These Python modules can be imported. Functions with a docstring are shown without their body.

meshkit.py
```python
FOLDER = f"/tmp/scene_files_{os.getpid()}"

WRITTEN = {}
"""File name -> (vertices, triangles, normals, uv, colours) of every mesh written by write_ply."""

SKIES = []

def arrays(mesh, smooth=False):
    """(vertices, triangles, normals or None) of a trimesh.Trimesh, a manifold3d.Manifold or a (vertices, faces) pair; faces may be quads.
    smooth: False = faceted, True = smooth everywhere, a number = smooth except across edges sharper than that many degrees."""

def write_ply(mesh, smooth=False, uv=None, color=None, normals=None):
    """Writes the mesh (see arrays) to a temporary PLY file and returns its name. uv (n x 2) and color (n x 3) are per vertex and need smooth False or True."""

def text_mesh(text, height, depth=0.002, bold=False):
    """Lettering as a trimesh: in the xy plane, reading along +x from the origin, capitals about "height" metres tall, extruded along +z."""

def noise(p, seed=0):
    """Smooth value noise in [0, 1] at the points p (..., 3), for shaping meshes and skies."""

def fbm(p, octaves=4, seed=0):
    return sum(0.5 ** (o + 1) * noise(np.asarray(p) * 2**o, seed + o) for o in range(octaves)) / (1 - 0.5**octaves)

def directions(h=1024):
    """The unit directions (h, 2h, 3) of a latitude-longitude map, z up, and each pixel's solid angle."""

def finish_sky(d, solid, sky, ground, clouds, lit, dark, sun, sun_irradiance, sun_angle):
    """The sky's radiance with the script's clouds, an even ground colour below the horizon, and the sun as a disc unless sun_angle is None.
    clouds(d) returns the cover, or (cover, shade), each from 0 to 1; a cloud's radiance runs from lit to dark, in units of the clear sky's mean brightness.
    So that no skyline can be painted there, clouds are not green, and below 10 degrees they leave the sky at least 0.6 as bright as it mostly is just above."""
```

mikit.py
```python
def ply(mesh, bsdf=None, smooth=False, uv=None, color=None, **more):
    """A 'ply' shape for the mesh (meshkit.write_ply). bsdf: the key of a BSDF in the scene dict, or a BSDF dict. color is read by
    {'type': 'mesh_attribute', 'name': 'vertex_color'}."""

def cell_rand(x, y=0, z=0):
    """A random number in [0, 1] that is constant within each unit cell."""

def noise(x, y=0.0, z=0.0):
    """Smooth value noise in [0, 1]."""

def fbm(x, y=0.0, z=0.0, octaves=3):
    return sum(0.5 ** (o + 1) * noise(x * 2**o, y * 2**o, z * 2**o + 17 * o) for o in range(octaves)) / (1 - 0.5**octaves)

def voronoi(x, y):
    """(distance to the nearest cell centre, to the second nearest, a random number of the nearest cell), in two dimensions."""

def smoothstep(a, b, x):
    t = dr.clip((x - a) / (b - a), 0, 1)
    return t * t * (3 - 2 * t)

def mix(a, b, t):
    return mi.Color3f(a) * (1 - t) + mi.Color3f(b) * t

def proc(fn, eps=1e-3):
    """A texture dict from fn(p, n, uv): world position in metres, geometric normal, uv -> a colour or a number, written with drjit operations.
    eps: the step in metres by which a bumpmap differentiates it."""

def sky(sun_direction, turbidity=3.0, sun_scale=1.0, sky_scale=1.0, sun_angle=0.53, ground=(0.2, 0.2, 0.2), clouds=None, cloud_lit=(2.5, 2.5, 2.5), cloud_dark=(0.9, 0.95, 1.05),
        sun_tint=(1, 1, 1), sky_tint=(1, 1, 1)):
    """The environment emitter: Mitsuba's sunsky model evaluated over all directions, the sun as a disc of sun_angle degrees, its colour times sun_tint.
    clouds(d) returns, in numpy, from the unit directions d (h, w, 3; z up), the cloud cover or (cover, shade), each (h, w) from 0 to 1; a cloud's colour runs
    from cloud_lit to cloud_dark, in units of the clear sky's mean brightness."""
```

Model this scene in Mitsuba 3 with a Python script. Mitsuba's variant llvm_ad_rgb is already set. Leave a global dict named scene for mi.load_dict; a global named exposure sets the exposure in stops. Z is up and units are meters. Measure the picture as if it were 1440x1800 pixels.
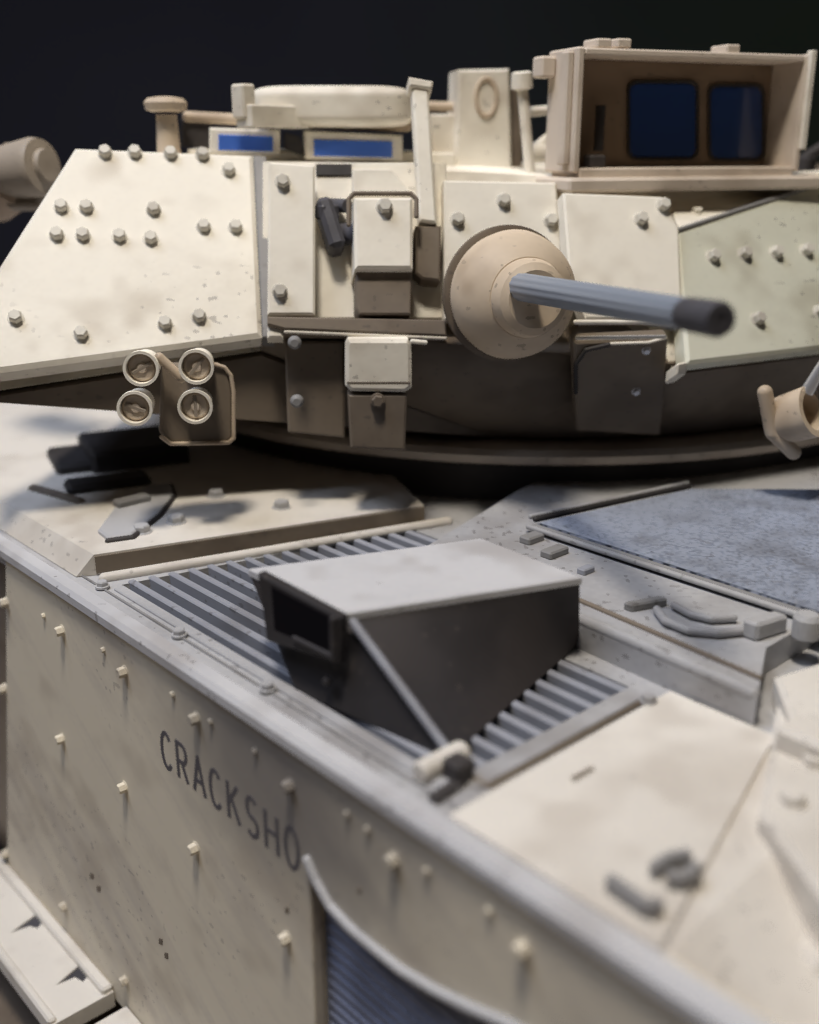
"""Close-up of a sand-coloured scale model of a tracked armoured fighting vehicle against a dark backdrop.
Design units: 1 unit = height of the lens above the model's deck; everything is scaled by S (0.1 m) on output."""
import math
import numpy as np
import trimesh
import manifold3d as m3
from shapely.geometry import Polygon
from shapely import affinity
import drjit as dr
import mitsuba as mi
import mikit, meshkit
from mikit import proc, noise, fbm, smoothstep, mix

S = 0.1
T = mi.ScalarTransform4f
scene, labels = {}, {}
rng = np.random.default_rng(7)

# ------------------------------------------------------------------ camera
F = 1863.0                                   # focal length in pixels of a 1440 x 1800 frame
TH = math.atan(641 / F)                      # downward pitch
CR = np.array([1.0, 0, 0]); CU = np.array([0, math.sin(TH), math.cos(TH)]); CD = np.array([0, math.cos(TH), -math.sin(TH)])
CAM = np.array([0, 0, 1.0])
scene['camera'] = {'type': 'thinlens', 'fov': 2 * math.degrees(math.atan(720 / F)), 'fov_axis': 'x',
                   'to_world': T().look_at(origin=(CAM * S).tolist(), target=((CAM + CD) * S).tolist(), up=[0, 0, 1]),
                   'aperture_radius': 0.024 * S, 'focus_distance': 2.5 * S, 'near_clip': 0.001, 'far_clip': 50.0}
exposure = 1.0

# ------------------------------------------------------------------ lamps
def lamp(key, pos, target, rad, rgb, label):
    pos, target = np.array(pos, float) * S, np.array(target, float) * S
    scene[key] = {'type': 'disk', 'to_world': T().look_at(origin=pos.tolist(), target=target.tolist(), up=[0.1, 1, 0.2]) @ T().scale(rad * S),
                  'emitter': {'type': 'area', 'radiance': {'type': 'rgb', 'value': rgb}}, 'bsdf': {'type': 'diffuse', 'reflectance': {'type': 'rgb', 'value': 0.5}}}
    labels[key] = {'label': label, 'category': 'lamp', 'kind': 'thing'}
lamp('ceiling_lamp', (-0.7, 0.2, 8.0), (0.4, 2.2, 0.3), 0.65, [64, 58, 49.5], 'round warm white ceiling lamp high above the model')
lamp('window_lamp', (-4.5, 1.5, 8.5), (0, 2.0, 0), 2.6, [2.5, 2.8, 3.5], 'large round cool white diffuser lamp high on the far side')

# ------------------------------------------------------------------ materials
def rgb(*v): return {'type': 'rgb', 'value': list(v)}
def paint(base, dark, fine=0.10, rough=0.55, bump=0.0, spec=0.35, seed=0.0, streak=0.0, shade_spot=None, sf=95, wear=1.0):
    """Sprayed model paint: slow tone drift, blotchy grime, fine speckle, small chips."""
    base, dark = mi.Color3f(*base), mi.Color3f(*dark)
    dirt = dark * mi.Color3f(.62, .56, .50)
    def col(p, n, uv):
        q = p * (1 / S)
        slow = fbm(q.x * 2.3 + seed, q.y * 2.3, q.z * 2.3, 3)
        blot = 0.65 * noise(q.x * 8.5 + seed, q.y * 8.5, q.z * 8.5) + 0.35 * noise(q.x * 21, q.y * 21 + seed, q.z * 21)
        speck = noise(q.x * sf + seed, q.y * sf, q.z * sf)
        chip = noise(q.x * 66, q.y * 66 + seed, q.z * 66)
        t = smoothstep(0.38, 0.72, slow) * 0.6 + (speck - 0.5) * fine * 2
        if streak:
            w = q.x * float(Lx[0]) + q.y * float(Lx[1])
            t = t + streak * (fbm(w * 1.2 + q.z * 3.2 + seed, q.z * 16 - w * 10.0, 3.0, 3) - 0.5)
        t = dr.clip(t, 0, 1)
        c = base * (1 - t) + dark * t
        g = smoothstep(0.50, 0.80, blot * 0.75 + slow * 0.35) * 0.46 * wear
        c = c * (1 - g) + dirt * g
        k = smoothstep(0.80, 0.88, chip) * smoothstep(0.40, 0.62, slow) * 0.42 * wear
        c = c * (1 - k) + mi.Color3f(0.07, 0.06, 0.055) * k
        if shade_spot is not None:  # oval cast shadow mixed into the paint colour
            d = dr.sqrt(dr.square((w - shade_spot[0]) / shade_spot[2]) + dr.square((q.z - shade_spot[1]) / shade_spot[3]))
            k = (1 - smoothstep(0.2, 1.2, d + 0.35 * (blot - 0.5))) * shade_spot[4]
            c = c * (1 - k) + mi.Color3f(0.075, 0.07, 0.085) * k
        return c
    b = {'type': 'principled', 'base_color': proc(col), 'roughness': rough, 'specular': spec}
    def bf(p, n, uv):
        q = p * (1 / S)
        return noise(q.x * 34, q.y * 34, q.z * 34) + 0.5 * noise(q.x * 150, q.y * 150, q.z * 150)
    return {'type': 'twosided', 'b': {'type': 'bumpmap', 'arbitrary': proc(bf, 2e-4), 'scale': bump * S, 'b': b}} if bump else {'type': 'twosided', 'b': b}

Lx = np.array([-1790.0, 1970.0, 0]); Lx /= np.linalg.norm(Lx)      # along the hull, front -> rear
Ax = np.array([Lx[1], -Lx[0], 0])                                   # across the hull, near side -> far side
Zx = np.array([0, 0, 1.0])

M = {
    'sand': paint((.785, .745, .655), (.65, .605, .515), .12, bump=.0006),
    'sand_green': paint((.62, .62, .52), (.53, .535, .44), .12, seed=3),
    'sand_deck': paint((.41, .41, .42), (.31, .31, .325), .18, seed=5, rough=.5, bump=.0008),
    'sand_front': paint((.675, .64, .585), (.565, .53, .48), .10, seed=8, wear=.7),
    'sand_skirt': paint((.67, .61, .49), (.53, .48, .405), .10, seed=11, streak=1.3, shade_spot=(1.45, -.14, .48, .27, .72), wear=.7),  # last tuple paints a shadow on the skirt below the housing
    'tan': paint((.58, .48, .365), (.45, .36, .265), .08, seed=13),
    'slot_grey': paint((.24, .235, .235), (.19, .19, .19), .05, seed=16, bump=0),
    'gun_dark': paint((.085, .083, .095), (.05, .05, .06), .08, seed=18),
    'hood': paint((.62, .54, .455), (.50, .43, .36), .08, seed=41),
    'tan_mid': paint((.34, .29, .235), (.26, .22, .18), .08, seed=43),
    'tan_dark': paint((.30, .22, .155), (.23, .165, .11), .05, seed=14),
    'bolt': paint((.62, .59, .52), (.42, .40, .36), .05, seed=15, bump=0),
    'under': paint((.185, .15, .115), (.13, .105, .085), .10, seed=17),  # sand paint darkened, so the turret underside carries its shade as colour
    'housing': paint((.047, .040, .039), (.029, .029, .034), .10, seed=19, spec=.25),
    'dark': paint((.05, .045, .045), (.03, .03, .032), .05, seed=21, spec=.25),
    'antislip': paint((.27, .30, .375), (.19, .215, .275), .9, seed=23, bump=.010, rough=.6, sf=120, wear=1.0),
    'barrel': {'type': 'twosided', 'b': {'type': 'principled', 'base_color': rgb(.27, .31, .38), 'roughness': .38, 'metallic': .35, 'specular': .5}},
    'glass_dark': {'type': 'twosided', 'b': {'type': 'principled', 'base_color': rgb(.025, .06, .20), 'roughness': .12, 'specular': .5, 'clearcoat': .6}},
    'glass_blue': {'type': 'twosided', 'b': {'type': 'principled', 'base_color': rgb(.06, .15, .55), 'roughness': .15, 'specular': .5, 'clearcoat': .5}},
    'cutout_shade': paint((.21, .235, .33), (.13, .145, .21), .10, seed=29),  # bluish shade of the skirt cut-out as a plate colour
    'ink': {'type': 'twosided', 'b': {'type': 'principled', 'base_color': rgb(.075, .07, .08), 'roughness': .6}},
    'hole_shade': {'type': 'twosided', 'b': {'type': 'diffuse', 'reflectance': rgb(.010, .009, .011)}},  # near-black that stands for shade inside an opening
    'pit': {'type': 'twosided', 'b': {'type': 'diffuse', 'reflectance': rgb(.03, .032, .04)}},
    'lid': paint((.50, .50, .515), (.42, .42, .44), .08, seed=33),
    'slat': paint((.29, .30, .34), (.23, .24, .275), .06, seed=31),
    'backdrop': {'type': 'twosided', 'b': {'type': 'diffuse', 'reflectance': proc(lambda p, n, uv: mix((.034, .035, .048), (.030, .040, .030), smoothstep(-.2, .55, p.x)) * (.7 + .6 * fbm(p.x * 3, p.z * 3, 1.0, 3)))}},
    'table': paint((.38, .33, .28), (.31, .27, .24), .06, seed=37),
    'chrome': {'type': 'twosided', 'b': {'type': 'principled', 'base_color': rgb(.6, .6, .63), 'roughness': .3, 'metallic': .7}},
}
for k, b in M.items():
    scene['mat_' + k] = b

# ------------------------------------------------------------------ geometry helpers
def ray(px, py): return CD * F + CR * (px - 720) + CU * (900 - py)
def hit(px, py, p0, n):
    d = ray(px, py); return CAM + d * (((p0 - CAM) @ n) / (d @ n))
def Pu(px, py, u): return hit(px, py, Lx * u, Lx)
def Pv(px, py, v): return hit(px, py, Ax * v, Ax)
def Pz(px, py, z=0.0): return hit(px, py, Zx * z, Zx)
def W(u, v, z): return Lx * u + Ax * v + Zx * z
def uv_of(p): return np.array([p @ Lx, p @ Ax])
def unit(v): v = np.asarray(v, float); return v / np.linalg.norm(v)
def hull(pts):
    return trimesh.convex.convex_hull(np.asarray(pts, float))
def frame(n):
    n = unit(n)
    a = np.cross(Zx, n) if abs(n[2]) < 0.95 else Ax - n * (Ax @ n)
    a = unit(a); return a, np.cross(n, a), n
def prism(pts, n, th, b=0.008):
    """Convex plate: front outline pts (coplanar), normal n out of the front, thickness th, front edge chamfered by b."""
    a, c, n = frame(n); o = np.mean(pts, 0)
    P2 = Polygon([((p - o) @ a, (p - o) @ c) for p in pts]).convex_hull
    inn = P2.buffer(-b, join_style=2) if b else P2
    if inn.is_empty: inn, b = P2, 0
    def lift(poly, h): return [o + a * x + c * y + n * h for x, y in list(poly.exterior.coords)[:-1]]
    return hull(lift(inn, 0) + lift(P2, -b * .8) + lift(P2, -th))
def slab(poly, z1, z0, holes=(), b=0):
    """(u, v) polygon, extruded from z0 to z1 in the hull's own axes."""
    P2 = Polygon(poly, holes)
    if P2.exterior.is_ccw is False: P2 = P2.reverse() if hasattr(P2, 'reverse') else P2
    e = trimesh.creation.extrude_polygon(P2, z1 - z0, engine='earcut')
    v = e.vertices
    e = trimesh.Trimesh(v[:, :1] * Lx + v[:, 1:2] * (Ax) + (v[:, 2:3] + z0) * Zx, e.faces, process=False)
    e.fix_normals(); return e
def box(c, ax, half, b=0.006):
    """Box with chamfered edges; ax = three unit axes."""
    pts = []
    for s in np.ndindex(2, 2, 2):
        s = np.array(s) * 2 - 1
        for k in range(3):
            h = np.array(half, float) - b; h[k] = half[k]
            pts.append(np.asarray(c) + sum(s[i] * h[i] * np.asarray(ax[i]) for i in range(3)))
    return hull(pts)
AXS = (Lx, Ax, Zx)
def ubox(u0, u1, v0, v1, z0, z1, b=0.006):
    return box(W((u0 + u1) / 2, (v0 + v1) / 2, (z0 + z1) / 2), AXS, (abs(u1 - u0) / 2, abs(v1 - v0) / 2, abs(z1 - z0) / 2), b)
def lathe(p0, axis, prof, n=40, closed=False):
    """Profile [(distance along the axis, radius)] turned about the axis from p0."""
    d = unit(axis); a, c, _ = frame(d)
    ang = np.arange(n) * 2 * np.pi / n
    ring = np.outer(np.cos(ang), a) + np.outer(np.sin(ang), c)
    V = np.vstack([p0 + d * h + ring * r for h, r in prof]); f = []
    m = len(prof)
    for k in range(m if closed else m - 1):
        k2 = (k + 1) % m
        for i in range(n):
            j = (i + 1) % n
            f += [[k * n + i, k * n + j, k2 * n + j], [k * n + i, k2 * n + j, k2 * n + i]]
    if not closed:
        V = np.vstack([V, p0 + d * prof[0][0], p0 + d * prof[-1][0]])
        for i in range(n):
            j = (i + 1) % n
            f += [[m * n, j, i], [m * n + 1, (m - 1) * n + i, (m - 1) * n + j]]
    t = trimesh.Trimesh(V, f, process=False)
    if t.volume < 0: t.invert()
    return t
def tube(pts, r, n=10):
    """Round bar along a polyline: hulls of little spheres, joined."""
    s = trimesh.creation.icosphere(2, r).vertices
    return cat(*[hull(np.vstack([s + pts[i], s + pts[i + 1]])) for i in range(len(pts) - 1)])
def cat(*m): return trimesh.util.concatenate([x for x in m])

ROOT = 'armoured_vehicle_model'
used = {}
def add(path, mesh, mat, label=None, smooth=28, **extra):
    """path below the vehicle: 'part' or ('existing part key', 'piece')."""
    key = (path[0] + '__' + path[1]) if isinstance(path, tuple) else ROOT + '__' + path
    n = used.get(key, 0); used[key] = n + 1
    if n: key = f'{key}_{n:03d}'
    m = trimesh.Trimesh(np.asarray(mesh.vertices) * S, mesh.faces, process=False)
    scene[key] = mikit.ply(m, 'mat_' + mat, smooth=smooth)
    d = dict(extra)
    if label: d['label'] = label
    if d: labels[key] = d
    return key
labels[ROOT] = {'label': 'sand coloured scale model of an armoured fighting vehicle with bolted turret and thin gun barrel',
                'category': 'model vehicle'}

def bolt_mesh(p, n, r, h=None, spin=0.0, pan=True):
    h = h or r * 0.95
    a, c, n = frame(n)
    out = [lathe(p - n * .004, n, [(0, r * 1.22), (.004 + r * .08, r * 1.22), (.004 + r * .14, r * 1.1)], 18)]
    hx = [p + n * hh + (a * math.cos(t + spin) + c * math.sin(t + spin)) * rr for hh, rr in ((0, r), (h * .8, r), (h, r * .82)) for t in np.arange(6) * math.pi / 3]
    out.append(hull(hx))
    return cat(*out)
def bolts(parent, pix, p0, n, r, mat, h=None):
    for px, py in pix:
        add((parent, 'bolt'), bolt_mesh(hit(px, py, p0, n), n, r, h, rng.uniform(0, 1)), mat, smooth=False)
def pixplate(path, pix, p0, n, th, mat, b=0.008, off=0.0, label=None):
    n = unit(n); q = p0 + n * off
    return add(path, prism([hit(x, y, q, n) for x, y in pix], n, th, b), mat, label), q

# ------------------------------------------------------------------ setting
scene['backdrop'] = mikit.ply(trimesh.Trimesh(np.array([[-14, 13, -3], [14, 13, -3], [14, 13, 12], [-14, 13, 12.0]]) * S, [[0, 1, 2], [0, 2, 3]]), 'mat_backdrop')
labels['backdrop'] = {'label': 'dark cloth backdrop hanging behind the model', 'category': 'backdrop', 'kind': 'structure'}
tb = trimesh.creation.box((24, 19.5, .4)); tb.apply_translation((0, 3.2, -1.85 - .2)); tb.apply_scale(S)
scene['table_top'] = mikit.ply(tb, 'mat_table')
labels['table_top'] = {'label': 'plain brown table top under the model', 'category': 'table top', 'kind': 'structure'}

# ------------------------------------------------------------------ hull deck
V0 = 0.965                                            # near edge of the hull
def rear_end(v): return 2.22 - 0.215 * (v - 1.07)
GV0, GV1, GW = 1.075, 1.565, 1.86
pit = [(1.075, GV0), (1.075, GV1), (1.62, GV1), (1.62, GW), (rear_end(GW), GW), (rear_end(GV0), GV0)]
pit_hole = pit
deck_poly = [(0.60, V0), (0.80, 1.62), (0.98, 6.2), (6.5, 6.2), (6.5, V0)]
deck = add('hull_deck', slab(deck_poly, 0.0, -.05, [pit_hole]), 'sand_deck', 'dusty grey sand hull deck behind the side skirt', smooth=False)
add('hull_body', hull([W(u, v, z) for u, v in ((.72, 1.05), (.9, 6.1), (6.4, 6.1), (6.4, 1.05)) for z in (-.16, -1.5)]), 'dark', smooth=False)
add('grille_pit', slab(pit, -.055, -.07), 'pit', smooth=False)
# raised grille frame, strips round the pit
fr = add('grille_frame', cat(*[ubox(1.035, 1.078, 1.09, 1.56, -.005, .005, .002),
                               ubox(1.05, 2.2, 1.045, 1.072, -.005, .007, .003)]), 'sand_deck')
sp = 0.049
for i in range(16):
    v = 1.094 + i * sp
    u0 = 1.085 if v < GV1 else 1.63
    add(('%s' % fr, 'slat'), ubox(u0 - .02, rear_end(v) + .01, v, v + .019, -.05, .004, .003), 'slat', smooth=False)
add('grille_seam', cat(tube([W(1.026, 1.112, .002), W(1.026, 1.545, .002)], .0055), tube([W(1.026, 1.112, .002), W(1.07, 1.10, .002)], .0055)), 'under')
for px, py in ((180, 1030), (315, 1115), (470, 1210), (1140, 1232)):
    add((fr, 'bolt'), bolt_mesh(Pz(px, py, .007), Zx, .014), 'sand_deck', smooth=False)
# bright edge strip along the near edge of the hull, and its seam
es = add('edge_strip', ubox(.2, 6.4, V0 - .014, V0 + .036, -.03, .010, .010), 'lid', 'worn pale edge strip along the top of the skirt')
add('seam_strip', ubox(.95, 6.0, 1.026, 1.032, -.01, .0045, .001), 'slot_grey')
fp = add('front_plate', slab([(.615, 1.003), (.79, 1.60), (1.012, 1.60), (1.012, 1.003)], .006, -.02), 'sand_front', 'pale cream front deck plate', smooth=False)
add((fp, 'slot'), prism([Pz(x, y, .008) for x, y in ((1003, 1366), (1040, 1346), (1046, 1352), (1010, 1373))], Zx, .01, .001), 'under')

# raised left rear plate with the shade of its step face as a dark strip
lr = [uv_of(Pz(x, y, .055)) for x, y in ((165, 975), (745, 888))]
q0, q1, q2, q3 = lr[0], lr[1], lr[1] + np.array([2.6, 1.2]), lr[0] + np.array([3.6, 0])
lp = add('rear_deck_plate', hull([W(*q, .055) for q in (q0, q1, q2, q3)] + [W(*q, .001) for q in (q0, q1, q2, q3)] + [W(q0[0] + .02, max(q0[1] - .16, V0 + .05), .002), W(q3[0], max(q3[1] - .16, V0 + .05), .002)]), 'sand_front', smooth=False)
add('step_shade', prism([W(*(q0 + [-.004, 0]), .05), W(*(q1 + [-.004, 0]), .05), W(*(q1 + [-.004, 0]), .006), W(*(q0 + [-.004, 0]), .006)], np.cross(W(*q1, 0) - W(*q0, 0), Zx), .006, 0), 'under', 'dark strip painting the shade on the deck step face')  # dark strip laid over the step face in place of its shade
add('step_lip', tube([W(*(lr[0] + np.array([-.045, 0])), .006), W(*(lr[1] + np.array([-.045, 0.05])), .006)], .014), 'sand_front')
bolts(lp, ((310, 918), (380, 872), (495, 892), (250, 935)), Zx * .055, Zx, .022, 'sand_deck')
# tool latch and wire loop on the near rear deck
hat = [Pz(x, y, .068) for x, y in ((172, 930), (205, 885), (262, 852), (300, 848), (306, 866), (280, 900), (232, 938), (190, 944))]
hk0 = add('small_hatch', prism(hat, Zx, .03, .006), 'sand_deck')
add((hk0, 'gasket'), tube([p + Zx * -.012 for p in (hat[3], hat[4], hat[5], hat[6], hat[7])], .009), 'dark')
add((hk0, 'hinge'), box(Pz(232, 880, .075), (unit(Lx), unit(Ax), Zx), (.02, .05, .01), .004), 'slot_grey')
add('tool_bracket', cat(tube([Pz(x, y, .02) for x, y in ((28, 878), (118, 932), (162, 902), (150, 884))], .014), tube([Pz(x, y, .05) for x, y in ((60, 862), (140, 885))], .018)), 'under')
sx = (unit(Lx + .3 * Ax), unit(Ax - .3 * Lx), Zx)
for x, y, z, h in ((235, 806, .05, (.14, .15, .07)), (150, 822, .035, (.12, .10, .05)), (80, 826, .02, (.05, .10, .03)), (190, 856, .05, (.05, .12, .03))):
    add('shadow_block', box(Pz(x, y, z), sx, h, .012), 'dark')  # near-black boxes: the turret shadow on the deck put into their colour

# raised hatch area on the far side, its step face, slab and latches
HZ = .062
hp = add('hatch_plate', slab([(1.78, 1.64), (.835, 1.605), (.93, 1.80), (.93, 5.6), (2.6, 5.6), (1.95, 2.2)], HZ, -.01), 'sand_deck', 'pale raised hatch plate beside the exhaust housing', smooth=False)
add('hatch_rail', tube([W(1.60, 1.648, HZ), W(.85, 1.616, HZ)], .014), 'sand_deck')
g0, g1 = Pz(1020, 1056, HZ + .002), Pz(1335, 1192, HZ + .002)
add((hp, 'groove'), tube([g0, g1], .006), 'under')
asl = [Pz(x, y, HZ + .03) for x, y in ((950, 916), (1475, 1082), (1700, 860), (1215, 858))]
ap = add('antislip_panel', prism(asl, Zx, .06, .006), 'antislip', 'blue grey anti-slip panel with grainy coating')
add('panel_rim', tube([asl[0] + np.array([-.012, .0, -.016]), asl[1] + np.array([0, -.012, -.016])], .008), 'slot_grey')
add('panel_rim', tube([asl[0] + np.array([-.03, .0, -.016]), asl[1] + np.array([0, -.034, -.016])], .007), 'sand_deck')
add('panel_rim', tube([asl[0] + np.array([-.01, .015, -.0]), asl[3] + np.array([0, .02, -.0])], .008), 'dark')
add('panel_rim', tube([asl[0] + np.array([-.02, .035, -.0]), asl[3] + np.array([0, .045, -.0])], .007), 'sand_deck')
add('hatch_latch', box(Pz(1135, 1062, HZ + .008), (unit(Pz(1180, 1050) - Pz(1090, 1066)), unit(Lx), Zx), (.046, .012, .010), .004), 'slot_grey')  # dark grey here paints in the shadow of a slot
add('hatch_latch', box(Pz(1345, 1100, HZ + .02), (unit(Pz(1390, 1085) - Pz(1300, 1112)), unit(Lx), Zx), (.045, .018, .02), .006), 'sand_deck')
arc = [Pz(x, y, HZ + .012) for x, y in ((1155, 1072), (1170, 1092), (1210, 1108), (1260, 1113), (1310, 1108))]
add('latch_handle', tube(arc, .009), 'sand_deck')
arc = [Pz(x, y, HZ + .012) for x, y in ((1185, 1064), (1215, 1080), (1250, 1088), (1290, 1086))]
add('latch_handle', tube(arc, .008), 'sand_deck')
add('latch_knob', lathe(Pz(1416, 1118, HZ), Zx, [(0, .028), (.04, .028), (.05, .02)], 24), 'sand_deck')
for x, y, k in ((935, 946, .03), (975, 970, .035)):
    add('small_latch', box(Pz(x, y, HZ + .008), AXS, (.018, k, .010), .004), 'slot_grey')
add('corner_block', box(Pz(1425, 1310, .05), AXS, (.05, .035, .03), .01), 'sand_front')
add('corner_plate', prism([Pz(x, y, HZ) for x, y in ((1362, 1186), (1480, 1150), (1480, 1330), (1402, 1292))], Zx, .08, .01), 'sand_front')
add('small_latch', box(Pz(1030, 1002, HZ + .006), AXS, (.012, .02, .008), .003), 'slat')

# front (glacis) plates and brackets
GN = unit(-Lx * .42 + Zx)                              # glacis slopes down to the front
g_o = W(.60, V0, -.004)
gl = add('glacis_plate', hull([W(.60, V0, -.004), W(.80, 1.62, -.004), W(1.0, 6.2, -.004), W(.60 - 1.1, V0, -.5), W(-.3, 6.2, -.55), W(.60, V0, -.4), W(1, 6.2, -.6)]), 'sand_front', 'sloping pale cream glacis plate', smooth=False)
fb = add('headlight_block', prism([Pz(x, y, .035) for x, y in ((1375, 1190), (1700, 1250), (1720, 1840), (1450, 1580), (1335, 1425), (1395, 1320))], Zx, .20, .012), 'sand_front', 'pale raised block at the front corner')
for px, py in ((1392, 1412), (1432, 1345)):
    add((fb, 'bolt'), bolt_mesh(Pz(px, py, .035), Zx, .020), 'sand_front', smooth=False)
# lifting brackets on the front plate
def seg(a, b, z, w, h): 
    p, q = Pz(*a, z), Pz(*b, z); d = unit(q - p)
    return box((p + q) / 2 + Zx * h * .5, (d, np.cross(Zx, d), Zx), (np.linalg.norm(q - p) / 2, w, h / 2 + .004), .003)
for a, b in (((1068, 1562), (1140, 1614)), ((1138, 1616), (1160, 1604)), ((1146, 1546), (1175, 1526)), ((1172, 1527), (1212, 1520)), ((1170, 1558), (1204, 1564)), ((1202, 1563), (1226, 1540))):
    add('lifting_bracket', seg(a, b, .006, .0085, .022), 'slot_grey')
add('tow_hook', tube([Pz(x, y, -.10) for x, y in ((1385, 1690), (1410, 1712), (1450, 1722))], .012), 'tan_dark')
add('tow_eye', box(Pz(1425, 1668, -.08), AXS, (.05, .06, .035), .012), 'sand_front')
add('tow_eye', lathe(Pz(1350, 1770, -.17), Zx, [(0, .05), (.05, .05), (.065, .035)], 24), 'sand_front')

# ------------------------------------------------------------------ exhaust housing on the deck
ZT = .19
tl, bl_, br_, tr_ = [Pz(x, y, ZT) for x, y in ((600, 1078), (440, 999), (845, 946), (1020, 1014))]
foot = lambda p: p * [1, 1, 0]
fl = Pz(788, 1335, .004); fr_ = Pz(1018, 1132, .004); bk = Pz(520, 1215, .004)
bkr = W(*uv_of(br_), .004)
inn = lambda p, k=.012: p
front_tri = [tl + [0, 0, -.014], tr_ + [0, 0, -.014], fl, fr_]
top = [p * [1, 1, 0] + Zx * .172 for p in (tl, bl_, br_, tr_)]
def quad(a, b, c, d, n):
    t = np.linspace(0, 1, n + 1)
    V = np.array([(1 - y) * ((1 - x) * a + x * b) + y * ((1 - x) * d + x * c) for y in t for x in t])
    f = [[r * (n + 1) + q, r * (n + 1) + q + 1, (r + 1) * (n + 1) + q + 1] for r in range(n) for q in range(n)] + [[r * (n + 1) + q, (r + 1) * (n + 1) + q + 1, (r + 1) * (n + 1) + q] for r in range(n) for q in range(n)]
    return trimesh.Trimesh(V, f, process=False)
hm_ = cat(quad(top[0], top[3], fr_, fl, 10), quad(top[1], top[0], fl, bk, 2), quad(top[2], top[1], bk, bkr, 1), quad(top[3], top[2], bkr, fr_, 1), quad(top[0], top[1], top[2], top[3], 1))
hm_.merge_vertices()
hb = add('exhaust_housing', hm_, 'housing', 'dark grey wedge shaped exhaust housing', smooth=35)
rc = np.mean([tl, bl_, br_, tr_], 0)
add((hb, 'lid'), prism([rc + (p - rc) * [1.012, 1.012, 1] for p in (tl, tr_, br_, bl_)], Zx, .016, .004), 'lid', 'pale flat lid of the exhaust housing')
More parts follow.
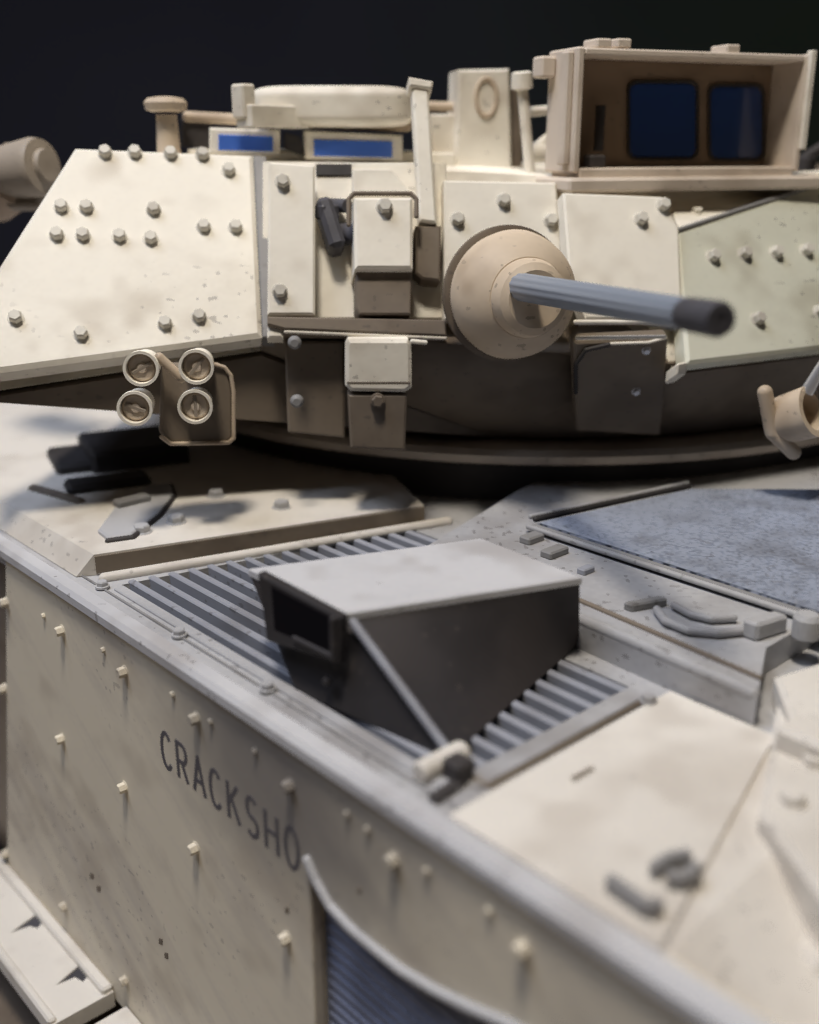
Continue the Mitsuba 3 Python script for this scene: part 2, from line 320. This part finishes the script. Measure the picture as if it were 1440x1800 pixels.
# near-side face: framed near-black plate as opening, edge bar
sp0, sp1 = tl * [1, 1, 0], fl
nside = unit(np.cross(unit(fl - bk), Zx)); nside = nside if nside @ Ax < 0 else -nside
def side(px, py, off=.004): return hit(px, py, bk + nside * off, nside)
add((hb, 'side_lip'), prism([side(x, y, .008) for x, y in ((452, 1008), (598, 1086), (596, 1168), (520, 1132), (468, 1126))], nside, .02, .003), 'housing')
add((hb, 'opening_shade'), prism([side(x, y, .0095) for x, y in ((476, 1030), (580, 1084), (582, 1150), (520, 1116), (482, 1108))], nside, .006, .001), 'hole_shade')  # flat plate, not a recess: inner shade is its near-black colour
add((hb, 'opening_frame'), cat(tube([side(586, 1090, .010), side(588, 1156, .010)], .008), tube([side(588, 1156, .010), side(518, 1122, .010)], .006)), 'housing')
add((hb, 'bolt'), bolt_mesh(side(575, 1198), nside, .008), 'housing', smooth=False)
add((hb, 'edge_bar'), tube([tl + (fl - tl) * .06 + np.array([.012, -.014, .004]), tl + (fl - tl) * .95 + np.array([.006, -.006, .010])], .0085), 'slat', 'light edge bar on the sloping front of the housing')
add((hb, 'pivot'), lathe(Pz(752, 1352, .016) - Ax * .02, Ax, [(0, .016), (.006, .020), (.10, .020), (.106, .016)], 20), 'sand_front')
add((hb, 'pivot_bracket'), cat(box(Pz(806, 1352, .02), AXS, (.022, .02, .02), .005), box(Pz(785, 1392, .004), (unit(Ax + .1 * Lx), Lx, Zx), (.035, .012, .008), .003)), 'dark')

# ------------------------------------------------------------------ side skirt
VS = 0.962
NS = -Ax
def sk(px, py): return Pv(px, py, VS)
def uz(p): return (p @ Lx, p[2])
arch = [uz(sk(x, y)) for x, y in ((545, 1510), (560, 1545), (585, 1590), (620, 1628), (660, 1662), (710, 1702), (770, 1738), (840, 1772), (900, 1797))]
arch = arch + [(.40, -.17), (.05, -.12)]
UEND = uz(sk(12, 1040))[0]
ZB = -1.215
UE2 = uz(sk(14, 1535))[0]
outline = [(UEND - .03, -.004), (.02, -.004)] + arch[::-1] + [(arch[0][0], ZB), (UE2, ZB)]
def skirt_mesh(poly, v_out, th):
    P2 = Polygon(poly); e = trimesh.creation.extrude_polygon(P2, th, engine='earcut'); v = e.vertices
    t = trimesh.Trimesh(v[:, :1] * Lx + v[:, 1:2] * Zx + (v_out + v[:, 2:3]) * Ax, e.faces, process=False); t.fix_normals(); return t
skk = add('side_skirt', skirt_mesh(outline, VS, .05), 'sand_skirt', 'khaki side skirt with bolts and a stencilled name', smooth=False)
lipc = [Lx * u + Zx * z + Ax * (VS - .006) for u, z in arch]
add((skk, 'arch_lip'), tube(lipc, .0095), 'sand_deck', 'bright rolled lip over the front cut-out')
mf = add('cutout_fill', skirt_mesh([(arch[0][0] + .01, ZB), (.0, ZB), (.0, -.05), (arch[0][0] + .01, -.05)], VS + .03, .02), 'cutout_shade', 'blue grey flap plate added for the shade in the front skirt cut-out', smooth=False)  # plate added in the cut-out; the bluish shade there is its colour
for k in range(16):
    add((mf, 'rib'), ubox(.0, arch[0][0] - .005, VS + .026, VS + .034, -.30 - .026 * k, -.282 - .026 * k, .004), 'cutout_shade')
add((skk, 'cutout_edge'), ubox(arch[0][0] - .004, arch[0][0] + .01, VS - .004, VS + .02, ZB, arch[0][1] - .02, .003), 'sand_skirt')
add('rear_skirt_panel', skirt_mesh([(UEND - .02, -.02), (UEND + .1, -1.19), (4.2, -1.19), (4.2, -.02)], VS + .035, .03), 'under', 'dark brown recessed rear skirt panel', smooth=False)
for px, py in ((78, 1082), (183, 1142), (305, 1220), (372, 1268), (450, 1320), (612, 1430), (648, 1457), (752, 1530), (862, 1600)):
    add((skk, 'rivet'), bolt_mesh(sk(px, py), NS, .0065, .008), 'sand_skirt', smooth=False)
for px, py in ((12, 1058), (110, 1108), (220, 1180), (347, 1262), (512, 1380), (695, 1510), (922, 1665),
               (110, 1298), (220, 1383), (345, 1490), (8, 1210), (115, 1592), (222, 1722), (505, 1648), (12, 1500)):
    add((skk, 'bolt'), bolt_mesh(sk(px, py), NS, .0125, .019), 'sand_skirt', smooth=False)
for px, py in ((162, 1540), (174, 1562), (283, 1655), (293, 1680), (505, 1600), (632, 1565)):
    add((skk, 'slot'), prism([sk(px + dx, py + dy) + NS * .002 for dx, dy in ((-3, -6), (3, -4), (3, 6), (-3, 4))], NS, .006, .001), 'under')
# stencilled name, thin letters as a film of paint
def letter_strokes(ch):
    def arc(cx, cy, rx, ry, a0, a1, n=12): return [(cx + rx * math.cos(math.radians(a)), cy + ry * math.sin(math.radians(a))) for a in np.linspace(a0, a1, n)]
    return {'C': [arc(.5, .5, .42, .5, 42, 318, 16)],
            'R': [[(.1, 0), (.1, 1), (.55, 1)] + arc(.55, .75, .3, .25, 90, -90, 8) + [(.1, .5)], [(.45, .5), (.88, 0)]],
            'A': [[(.05, 0), (.5, 1), (.95, 0)], [(.2, .34), (.8, .34)]],
            'K': [[(.1, 0), (.1, 1)], [(.85, 1), (.1, .42)], [(.35, .6), (.9, 0)]],
            'S': [arc(.5, .74, .34, .26, 35, 270, 10) + arc(.5, .25, .36, .25, 90, -145, 10)],
            'H': [[(.1, 0), (.1, 1)], [(.9, 0), (.9, 1)], [(.1, .5), (.9, .5)]],
            'O': [arc(.5, .5, .42, .5, 0, 360, 20)]}[ch]
u_a, u_b, z_b, hgt = 1.868, 1.345, -.286, .088
pitch = (u_a - u_b) / 8
from shapely.geometry import LineString
from shapely.ops import unary_union
for i, ch in enumerate('CRACKSHO'):
    g = unary_union([LineString([(u_a - (i + x * .74) * pitch, z_b + y * hgt) for x, y in s]).buffer(.0056, cap_style=2) for s in letter_strokes(ch)])
    ms = [trimesh.creation.extrude_polygon(q, .0016, engine='earcut') for q in getattr(g, 'geoms', [g])]
    e = cat(*ms); v = e.vertices
    t = trimesh.Trimesh(v[:, :1] * Lx + v[:, 1:2] * Zx + (VS - .0012 + v[:, 2:3]) * Ax, e.faces, process=False); t.fix_normals()
    add((skk, 'letter'), t, 'ink', smooth=False)

# step rail at the foot of the skirt with triangular cut-outs
ZR = -1.185
def rp(x, y): return uv_of(Pz(x, y, ZR))
r_out = rp(40, 1738)[1]; r_in = VS - .004
def rail(u0, u1, tris):
    h = [[rp(*q) for q in t] for t in tris]
    return slab([(u0, r_out), (u0, r_in), (u1, r_in), (u1, r_out)], ZR, ZR - .05, h)
ug = rp(200, 1762)[0]
sr = add('step_rail', rail(ug + .035, 4.3, [[(18, 1640), (62, 1608), (76, 1620), (66, 1632), (52, 1628)], [(98, 1732), (142, 1694), (158, 1712), (146, 1726), (132, 1718)]]), 'sand_front', 'pale step rail with wedge shaped cut-outs at the foot of the skirt', smooth=False)
for t in (((18, 1640), (62, 1608), (76, 1620), (66, 1632), (52, 1628)), ((98, 1732), (142, 1694), (158, 1712), (146, 1726), (132, 1718))):
    add((sr, 'wedge'), slab([rp(*q) for q in t], ZR - .006, ZR - .03), 'gun_dark', smooth=False)  # dark plates fill the cut-outs, painting the shade inside them
add('step_rail', rail(1.2, ug - .035, []), 'sand_front', smooth=False)
add('rail_lip', ubox(ug + .04, 4.3, r_in - .03, r_in + .002, ZR - .01, ZR + .02, .006), 'sand_front')
add('rail_lip', ubox(ug + .04, 4.3, r_out - .004, r_out + .02, ZR - .04, ZR + .014, .006), 'sand_front')
add('lower_hull_plate', slab([(-.5, r_out - .5), (-.5, 1.2), (5, 1.2), (5, r_out - .5)], ZR - .22, ZR - .3), 'under', smooth=False)

# ------------------------------------------------------------------ turret ring
TC = np.array([.45, 4.47, 0])
add('turret_ring', lathe(TC, Zx, [(0, 1.47), (.125, 1.47)], 120), 'dark')
add('ring_rim', lathe(TC + Zx * .125, Zx, [(0, 1.52), (.012, 1.545), (.035, 1.55), (.05, 1.53)], 120), 'hood')

# ------------------------------------------------------------------ turret body

def nf(phi, tau=0.0):
    p, t = math.radians(phi), math.radians(tau)
    return np.array([math.sin(p) * math.cos(t), -math.cos(p) * math.cos(t), math.sin(t)])
def Py(px, py, y): return hit(px, py, np.array([0, y, 0.0]), np.array([0, 1.0, 0]))
NL = nf(13, 38)
PL = Py(460, 590, 2.80)                                 # lower right corner of the left panel
left_pix = [(132, 258), (445, 271), (461, 591), (-70, 662), (-70, 575)]
lq = [hit(x, y, PL, NL) for x, y in left_pix]
NR = nf(24, 34); PR = Py(1205, 640, 2.78)
right_pix = [(1190, 405), (1452, 318), (1560, 330), (1560, 598), (1208, 640)]
rq = [hit(x, y, PR, NR) for x, y in right_pix]
NC = nf(8, 24); PC = Py(500, 560, 2.78)
def cc(px, py, off=0.0): return hit(px, py, PC + NC * off, NC)
BK = [np.array([x, 4.7, z]) for x in (-.80, 1.9) for z in (.3, .93)]
def ringpts(a0, a1, z=.185, r=1.43): return [TC + np.array([r * math.cos(t), r * math.sin(t), z]) for t in np.radians(np.linspace(a0, a1, 25))]
def bk(x0, x1, z0=.3, z1=.93): return [np.array([x, 4.7, z]) for x in (x0, x1) for z in (z0, z1)]
e1 = -NL * .07; e2 = -NC * .125; e3 = -NR * .07
mL = [lq[3] + e1 + [.01, 0, -.03], lq[2] + e1 + [0, 0, -.02]]; mC = [cc(462, 574, -.06), cc(1010, 596, -.06), rq[4] + e3 + [0, 0, .03], lq[2] + e1]; mR = [rq[4] + e3, rq[3] + e3]
un = add('turret_underside', cat(hull(ringpts(170, 262) + mL + bk(-.8, .3)), hull(ringpts(205, 320) + mC + bk(-.6, 1.5)), hull(ringpts(250, 372) + mR + bk(.3, 1.9))), 'under', 'tapering underside of the turret with shade in its colour', smooth=20)
def tops(pts): return [p + np.array([0, .35, .0]) for p in pts]
tc = [cc(462, 285, -.125), cc(1010, 312, -.125)]
add('turret_shell', cat(hull([p + Zx * .015 for p in mL] + [lq[0] + e1, lq[1] + e1] + tops([lq[0] + e1, lq[1] + e1]) + bk(-.8, .3)),
                        hull([cc(462, 572, -.125), cc(1010, 594, -.125)] + tc + tops(tc) + bk(-.6, 1.5)),
                        hull([p + Zx * .015 for p in mR] + [hit(1000, 330, PR + e3, NR), hit(1190, 408, PR + e3, NR), rq[1] + e3] + [np.array([.6, 3.6, .84]), np.array([1.9, 4.3, .80])] + bk(.3, 1.9, .3, .80))), 'sand', smooth=20)

# left armour panel
lk = add('armour_panel', prism(lq, NL, .055, .012), 'sand', 'large cream bolted armour panel on the left of the turret')
bolts(lk, ((185, 270), (237, 270), (300, 272), (356, 274), (402, 301), (108, 365), (152, 366), (270, 370), (100, 414), (146, 415), (210, 417), (265, 421), (358, 400), (414, 401),
           (28, 560), (143, 588), (290, 570), (350, 558)), PL, NL, .0175, 'bolt', .023)
pixplate('panel_edge', ((446, 272), (468, 274), (484, 594), (462, 592)), PL, NL, .05, 'slot_grey', .003, -.004)
# left rear drum behind the panel
dr0 = Py(76, 292, 3.25)
add('stowage_drum', lathe(dr0, unit(-Lx + .5 * Ax + .15 * Zx), [(-.20, .07), (-.02, .085), (.0, .078), (.005, .05), (.02, .045)], 40), 'tan_mid', 'tan round drum behind the left panel')
add('stowage_drum', lathe(Py(30, 310, 3.3), unit(-Lx + .3 * Zx), [(-.2, .085), (.0, .085), (.01, .05)], 32), 'tan_dark')
add('drum_bracket', cat(box(Py(22, 285, 3.28), (CR, CD, CU), (.02, .03, .05), .006), box(Py(45, 350, 3.3), (CR, CD, CU), (.05, .03, .03), .008)), 'under')

# narrow plate right of the panel, its edge and bolts
nk, q = pixplate('narrow_plate', ((472, 284), (554, 290), (554, 553), (470, 553)), PC, NC, .05, 'sand', .006, .03, 'narrow cream plate with two bolts')
bolts(nk, ((497, 320), (492, 513)), q, NC, .0175, 'bolt', .022)
pixplate('plate_foot', ((470, 568), (498, 568), (498, 594), (470, 594)), PC, NC, .05, 'sand', .006, .025)
# recess behind the sight housing
pixplate('recess_plate', ((554, 285), (785, 285), (790, 560), (552, 560)), PC, NC, .04, 'sand', .004, -.055)
pixplate('recess_gap', ((556, 288), (618, 288), (618, 308), (556, 308)), PC, NC, .02, 'dark', .002, -.048)
# coaxial weapon in the recess
cx = cc(586, 400, -.03)
add('coaxial_gun', cat(box(cc(580, 400, -.02), (unit(cc(600, 450) - cc(568, 350)), unit(NC), unit(np.cross(NC, unit(cc(600, 450) - cc(568, 350))))), (.07, .05, .022), .012), box(cc(575, 372, 0), AXS, (.02, .03, .02), .006),
                       lathe(cc(600, 410, -.05), -Lx, [(0, .03), (.10, .03), (.11, .02)], 20), lathe(cc(578, 360, -.05), -Lx, [(0, .018), (.08, .018)], 16)), 'gun_dark')
# sight cover: sloped lid and dark front
pixplate('sight_cover', ((620, 296), (688, 296), (724, 336), (724, 345), (620, 345)), PC, NC, .05, 'sand', .005, -.01)
sc_, q = pixplate('sight_housing', ((622, 346), (726, 346), (726, 472), (624, 472)), PC, NC, .13, 'sand', .008, .075, 'raised cream sight housing with a round bolt')
bolts(sc_, ((676, 364),), q, NC, .019, 'bolt', .023)
sg = [cc(x, y, .068) for x, y in ((613, 395), (613, 350), (622, 340), (722, 340), (732, 350), (732, 380))]
add((sc_, 'gasket'), tube(sg, .006), 'under')
pixplate((sc_, 'front_face'), ((626, 475), (724, 475), (722, 552), (632, 552), (626, 540)), PC, NC, .08, 'under', .004, .045)
pixplate('side_block', ((731, 396), (776, 396), (774, 494), (742, 490), (731, 480)), PC, NC, .06, 'under', .006, .01)
# mast
add('mast', cat(prism([cc(x, y, .02) for x, y in ((724, 136), (752, 140), (768, 392), (738, 388))], NC, .045, .006),
                prism([cc(x, y, .03) for x, y in ((719, 134), (762, 142), (760, 156), (720, 150))], NC, .06, .005)), 'sand', 'upright cream post with a flat cap')
# ledge under the plates
add('ledge', prism([cc(x, y, .04) for x, y in ((470, 556), (785, 562), (785, 590), (500, 578), (470, 570))], NC, .12, .004), 'under')
add('ledge_lip', tube([cc(502, 583, .03), cc(783, 594, .03)], .005), 'sand')

# mantlet plate and gun
mk, q = pixplate('mantlet_plate', ((780, 316), (978, 320), (988, 432), (985, 560), (782, 560)), PC, NC, .05, 'sand', .006, -.005)
bolts(mk, ((885, 353), (804, 386), (968, 388)), q, NC, .0175, 'bolt', .022)
M0 = Py(893, 517, 2.80)
GD = unit(Py(1268, 562, 1.72) - Py(908, 503, 2.64))
add('mantlet_ring', lathe(M0 - GD * .012, GD, [(0, .175), (.012, .175), (.018, .16)], 64), 'under')
gm = add('gun_mantlet', lathe(M0, GD, [(0, .158), (.045, .164), (.09, .153), (.125, .126), (.145, .10)], 64), 'tan', 'rounded tan gun mantlet')
add((gm, 'collar'), lathe(M0 + GD * .14, GD, [(0, .097), (.02, .097), (.05, .088), (.062, .070), (.058, .05)], 56), 'tan')
G0 = Py(908, 503, 2.64)
end = Py(1268, 562, 1.72)
gl_ = np.linalg.norm(end - G0); gd = unit(end - G0)
bm_ = lathe(G0, gd, [(-.05, .033), (.0, .034)] + [(gl_ * k, .034 - .007 * k) for k in np.linspace(.05, .93, 16)], 72)
vb = bm_.vertices - G0; ax_ = np.outer(vb @ gd, gd); ra = vb - ax_; fa, fc, _ = frame(gd)
th_ = np.arctan2(ra @ fc, ra @ fa)
bm_ = trimesh.Trimesh(G0 + ax_ + ra * (1 - .035 * (np.cos(th_ * 12) > .2))[:, None], bm_.faces, process=False)
gb = add('gun_barrel', bm_, 'barrel', 'thin blue grey fluted gun barrel')
add((gb, 'muzzle'), lathe(G0 + gd * gl_ * .87, gd, [(0, .026), (.02, .029), (gl_ * .12, .030), (gl_ * .13, .026), (gl_ * .13, .012), (gl_ * .127, .012)], 40), 'gun_dark')
add((gb, 'sleeve'), lathe(G0, gd, [(-.03, .043), (.004, .043), (.010, .036)], 40), 'dark')

# right plates
NP = nf(14, 30)
rk, q = pixplate('right_plate', ((990, 338), (1165, 345), (1194, 400), (1200, 560), (1030, 560), (1000, 470)), PR, NP, .05, 'sand', .006, -.01, 'plain cream plate right of the gun')
bolts(rk, ((1126, 386), (1165, 362)), q, NP, .0175, 'bolt', .023)
add('panel_gap', tube([hit(1192, 404, PR + NR * .002, NR), hit(1450, 320, PR + NR * .002, NR)], .006), 'slot_grey')
ck = add('cheek_panel', prism(rq, NR, .05, .010), 'sand_green', 'pale green right cheek panel')
bolts(ck, ((1252, 452), (1308, 447), (1363, 445), (1416, 441), (1331, 562), (1440, 548)), PR, NR, .0175, 'bolt', .023)
NT = nf(20, 62); PT = hit(1190, 402, PR, NR)
tk, q = pixplate('roof_plate', ((1195, 402), (1160, 312), (1600, 300), (1600, 290), (1452, 318)), PT, NT, .04, 'sand', .004, -.004)
bolts(tk, ((1210, 318), (1382, 322), (1224, 372)), q, NT, .016, 'sand')
pixplate('roof_plate', ((985, 318), (1000, 304), (1165, 310), (1195, 400), (1165, 345), (990, 340)), PT, NT, .04, 'sand', .004, -.03)

# underside details: launcher, sensor box, access panel
NU = unit(-Lx * math.cos(math.radians(32)) - Zx * math.sin(math.radians(32)))
PUq = Py(345, 680, 2.66)
NG = nf(14, 4)
gk = add('grenade_launcher', prism([hit(x, y, PUq, NG) for x, y in ((285, 640), (385, 640), (404, 655), (410, 690), (410, 770), (398, 780), (300, 780), (280, 760))], NG, .04, .008), 'under', 'smoke grenade launcher with four tubes')
rimp = [hit(x, y, PUq + NG * .004, NG) for x, y in ((375, 640), (395, 646), (406, 660), (411, 690), (411, 770), (402, 778), (300, 780), (284, 768))]
add((gk, 'bracket_rim'), tube(rimp, .0055), 'tan')
GX = nf(6, 4)
for px, py in ((248, 648), (345, 645), (237, 718), (343, 715)):
    c = hit(px, py, PUq + NG * .09, NG)
    k = add((gk, 'tube'), lathe(c - GX * .10, GX, [(0, .036), (.085, .036), (.085, .043), (.105, .043), (.105, .036), (.07, .035)], 36), 'sand')
    cap = add((gk, 'cap'), lathe(c - GX * .03, GX, [(0, .034), (.010, .034), (.016, .028), (.016, .013), (.023, .010)], 28), 'hood')
    a_, c_, _ = frame(GX); w_ = rng.uniform(0, 3.14)
    add((gk, 'cap_rib'), box(c + GX * -.012, (a_ * math.cos(w_) + c_ * math.sin(w_), c_ * math.cos(w_) - a_ * math.sin(w_), GX), (.027, .005, .006), .002), 'tan_mid')
add((gk, 'cross_strap'), tube([hit(280, 628, PUq + NG * .05, NG), hit(320, 665, PUq + NG * .05, NG)], .012), 'tan')
# sensor box under the ledge
NB = nf(4, 3); PB = hit(665, 640, PC + NC * .06, NC)
bx_, q = pixplate('lamp_box', ((612, 596), (718, 596), (724, 606), (724, 682), (712, 690), (616, 688), (607, 678), (607, 606)), PB, NB, .09, 'sand', .010, 0, 'white rounded box under the turret ledge')
pixplate((bx_, 'lower_box'), ((611, 693), (716, 693), (712, 792), (616, 788)), PB, NB, .08, 'under', .006, -.008)
bolts(bx_, ((664, 704),), PB, NB, .016, 'under')
pixplate((bx_, 'seam'), ((610, 671), (722, 671), (722, 675), (610, 675)), PB, NB, .01, 'under', .001, .002)
add((bx_, 'bracket'), tube([hit(725, 600, PB, NB), hit(748, 602, PB, NB)], .006), 'sand')
add('underside_stud', cat(*[lathe(hit(x, y, PB - NB * .04, NB), NB, [(0, .018), (.012, .016), (.018, .010)], 20) for x, y in ((518, 602), (522, 705))]), 'slot_grey')
add('underside_panel', prism([hit(x, y, PC + NC * -.02, NB) for x, y in ((500, 600), (606, 600), (606, 770), (506, 760))], NB, .03, .006), 'under')
PA = Py(1100, 600, 2.775)
NA = nf(8, -24)
ak, q = pixplate('access_panel', ((1008, 602), (1174, 594), (1168, 700), (1160, 766), (1014, 758)), PA, NA, .04, 'under', .006, .0, 'dark access panel under the gun')
add((ak, 'rim'), tube([hit(x, y, PA + NA * .004, NA) for x, y in ((1075, 604), (1140, 602), (1170, 594))], .004), 'sand')
add((ak, 'rim'), tube([hit(x, y, PA + NA * .006, NA) for x, y in ((1012, 690), (1012, 640), (1030, 615), (1070, 606))], .006), 'dark')
bolts(ak, ((1136, 616), (1118, 688)), PA, NA, .010, 'chrome')
add('gun_tray', cat(tube([hit(1012, 566, PA + NA * .02, NA), hit(1172, 566, PA + NA * .02, NA)], .006), tube([hit(1015, 594, PA + NA * .02, NA), hit(1168, 592, PA + NA * .02, NA)], .005)), 'sand')
add('corner_stud', box(hit(1196, 650, PR, NR) - NR * .02, (NR, Ax, Zx), (.03, .024, .018), .006), 'sand')
# hook / second launcher tube on the right
HC = Py(1388, 735, 2.76)
HX = unit(np.array([.62, -.62, .42]))
hk = add('side_launcher', lathe(HC, HX, [(-.05, .04), (-.03, .062), (.0, .066), (.07, .070), (.07, .052), (.0, .05), (-.02, .03)], 40), 'tan', 'tan open launcher tube at the right of the turret')
add((hk, 'tip'), lathe(Py(1418, 690, 2.74), unit([.35, -.1, .9]), [(0, .018), (.10, .012)], 16), 'chrome')
add((hk, 'strap'), tube([Py(1345, 690, 2.74), Py(1358, 760, 2.74), Py(1395, 795, 2.74)], .02), 'tan')

# ------------------------------------------------------------------ turret roof fittings
PH = 20.0
HR = np.array([math.cos(math.radians(PH)), math.sin(math.radians(PH)), 0]); HB = np.array([-HR[1], HR[0], 0]); HAX = (HB, HR, Zx)
H0 = Py(1220, 200, 3.15)
def Ph(px, py, d=0.0): return hit(px, py, H0 + HB * d, HB)
hq = [Ph(x, y) for x, y in ((1017, 84), (1428, 98), (1428, 296), (1017, 304))]
hv0, hv1 = hq[0] @ HR, hq[1] @ HR
hz1, hz0 = hq[0][2] + .004, hq[3][2]
UH = H0 @ HB; HD = .17; w = .022
def hbox(u0, u1, v0, v1, z0, z1, b=.005):
    return box(HB * (u0 + u1) / 2 + HR * (v0 + v1) / 2 + Zx * (z0 + z1) / 2, HAX, (abs(u1 - u0) / 2, abs(v1 - v0) / 2, abs(z1 - z0) / 2), b)
hd = add('sight_hood', cat(hbox(UH, UH + HD, hv0, hv0 + w, hz0, hz1), hbox(UH, UH + HD, hv1 - w, hv1, hz0, hz1),
                           hbox(UH, UH + HD, hv0 + w, hv1 - w, hz1 - w * .9, hz1 - .002, .004), hbox(UH, UH + HD, hv0 + w, hv1 - w, hz0 - .02, hz0 + .012, .004)), 'hood', 'open tan sight hood with two blue windows')
add((hd, 'back_plate'), hbox(UH + HD - .03, UH + HD, hv0 + w, hv1 - w, hz0 + .012, hz1 - w * .9, .003), 'tan_dark')  # darker tan puts the inner shade of the hood into the colour
def rrect(d, pix, r=14):
    (x0, y0), (x1, y1) = pix; pts = []
    for cx_, cy_, a0 in ((x1 - r, y1 - r, 0), (x0 + r, y1 - r, 90), (x0 + r, y0 + r, 180), (x1 - r, y0 + r, 270)):
        pts += [Ph(cx_ + r * math.cos(math.radians(a0 + a)), cy_ + r * math.sin(math.radians(a0 + a)), d) for a in (0, 30, 60, 90)]
    return pts
for a_, b_ in (((1108, 146), (1224, 276)), ((1250, 152), (1340, 278))):
    add((hd, 'window'), prism(rrect(HD - .034, (a_, b_)), -HB, .02, .003), 'glass_dark', 'dark blue glass window')
    rp_ = rrect(HD - .036, ((a_[0] - 3, a_[1] - 3), (b_[0] + 3, b_[1] + 3)))
    add((hd, 'seal'), tube(rp_ + rp_[:1], .0045, 8), 'dark')
for x, y in ((1050, 78), (1085, 78), (1275, 88)):
    add((hd, 'hinge'), box(Ph(x, y, .05), HAX, (.04, .022, .012), .004), 'hood')
add((hd, 'side_rib'), hbox(UH + .02, UH + .06, hv0 - .02, hv0, hz0 + .02, hz1 - .01, .004), 'hood')
add((hd, 'side_block'), hbox(UH + .12, UH + .18, hv0 - .045, hv0, hz1 - .07, hz1 - .015, .006), 'hood')
add((hd, 'edge_rail'), hbox(UH - .012, UH + .01, hv1 - .012, hv1 + .008, hz0 + .06, hz1 + .01, .003), 'sand')
add((hd, 'latch'), cat(lathe(Ph(1052, 265, .1), Zx, [(0, .014), (.12, .014)], 16), box(Ph(1045, 285, .08), HAX, (.025, .025, .02), .006)), 'dark')
add('hood_base', hbox(UH - .04, UH + .35, hv0 - .03, hv1 + .3, hz0 - .05, hz0 - .012, .008), 'hood')

NRF = nf(8)
_Pu = Pu
def Pu(px, py, u): return hit(px, py, NRF * -(u + .78), NRF)          # roof fittings stand on planes that face the camera side
def upl(path, pix, u, th, mat, b=.006, label=None, n=None):
    return add(path, prism([Pu(x, y, u) for x, y in pix], NRF, th, b), mat, label)
# vision blocks
for pix, gp in ((((368, 224), (492, 228), (492, 272), (368, 268)), ((384, 236), (480, 240), (480, 266), (384, 264))),
                (((536, 230), (708, 238), (708, 284), (536, 280)), ((552, 245), (690, 248), (690, 277), (552, 274)))):
    vb = upl('vision_block', pix, 2.50, .12, 'sand')
    upl((vb, 'glass'), gp, 2.492, .012, 'glass_blue', .002, 'bright blue vision block glass')
upl('roof_coaming', ((330, 262), (800, 268), (800, 300), (330, 290)), 2.56, .5, 'sand')
upl('block_lever', ((500, 232), (528, 240), (538, 275), (500, 262)), 2.51, .04, 'dark')
add('hatch_rail_bar', tube([Pu(330, 205, 2.62), Pu(520, 215, 2.62), Pu(715, 222, 2.62)], .016), 'tan')
# hatch lid
hc0 = Pu(588, 190, 2.66)
hm = trimesh.creation.icosphere(4, 1.0); vv = hm.vertices
vv = np.sign(vv) * np.abs(vv) ** .38
hm = trimesh.Trimesh(hc0 + vv[:, :1] * CR * .238 + vv[:, 1:2] * np.array([0, 1, 0]) * .22 + vv[:, 2:3] * Zx * .058, hm.faces, process=False)
add('hatch_lid', hm, 'sand', 'pale rounded hatch lid on the turret roof', smooth=True)
add('hatch_post', cat(box(Pu(428, 178, 2.42), AXS, (.03, .022, .045), .006), box(Pu(480, 205, 2.46), AXS, (.04, .10, .03), .004)), 'sand')
# mushroom ventilator
mv = Pu(296, 250, 2.55)
add('ventilator', cat(lathe(mv - Zx * .05, Zx, [(0, .035), (.115, .030), (.125, .03)], 28), lathe(Pu(292, 197, 2.55), Zx, [(0, .04), (.006, .058), (.025, .062), (.038, .05), (.042, .02)], 36)), 'tan', 'tan mushroom shaped ventilator')
upl('roof_box', ((318, 208), (372, 214), (372, 262), (318, 258)), 2.62, .08, 'dark')
# block with the numeral
nb = upl('marker_block', ((806, 122), (896, 120), (900, 300), (800, 296)), 2.62, .16, 'sand', .008, 'cream upright block with a raised oval ring')
o = [Pu(855 + 18 * math.cos(t), 171 + 33 * math.sin(t), 2.618) for t in np.linspace(0, 2 * math.pi, 25)]
add((nb, 'numeral_ring'), tube(o, .0075), 'tan')
upl('block_side', ((897, 150), (918, 165), (918, 296), (900, 298)), 2.66, .08, 'under')
upl('roof_housing', ((756, 200), (808, 200), (806, 300), (762, 300)), 2.66, .2, 'sand')
add('roof_bar', tube([Pu(756, 186, 2.70), Pu(812, 188, 2.70)], .014), 'tan')
# thin post and linkage
tp = add('thin_post', tube([Pu(918, 150, 2.44), Pu(932, 306, 2.44)], .016), 'sand', 'thin cream post with a cap')
add((tp, 'cap'), lathe(Pu(918, 158, 2.44), unit(Zx - .1 * Ax), [(0, .02), (.005, .032), (.045, .030), (.05, .02)], 20), 'sand')
add('linkage', cat(tube([Pu(936, 196, 2.5), Pu(1000, 190, 2.5)], .014), tube([Pu(940, 262, 2.5), Pu(990, 222, 2.5)], .016), tube([Pu(940, 268, 2.5), Pu(1000, 268, 2.5)], .03)), 'sand')
add('right_bracket', cat(tube([Pu(1395, 290, 2.75), Pu(1450, 255, 2.75)], .018), box(Pu(1410, 290, 2.75), AXS, (.04, .03, .03), .01)), 'dark')
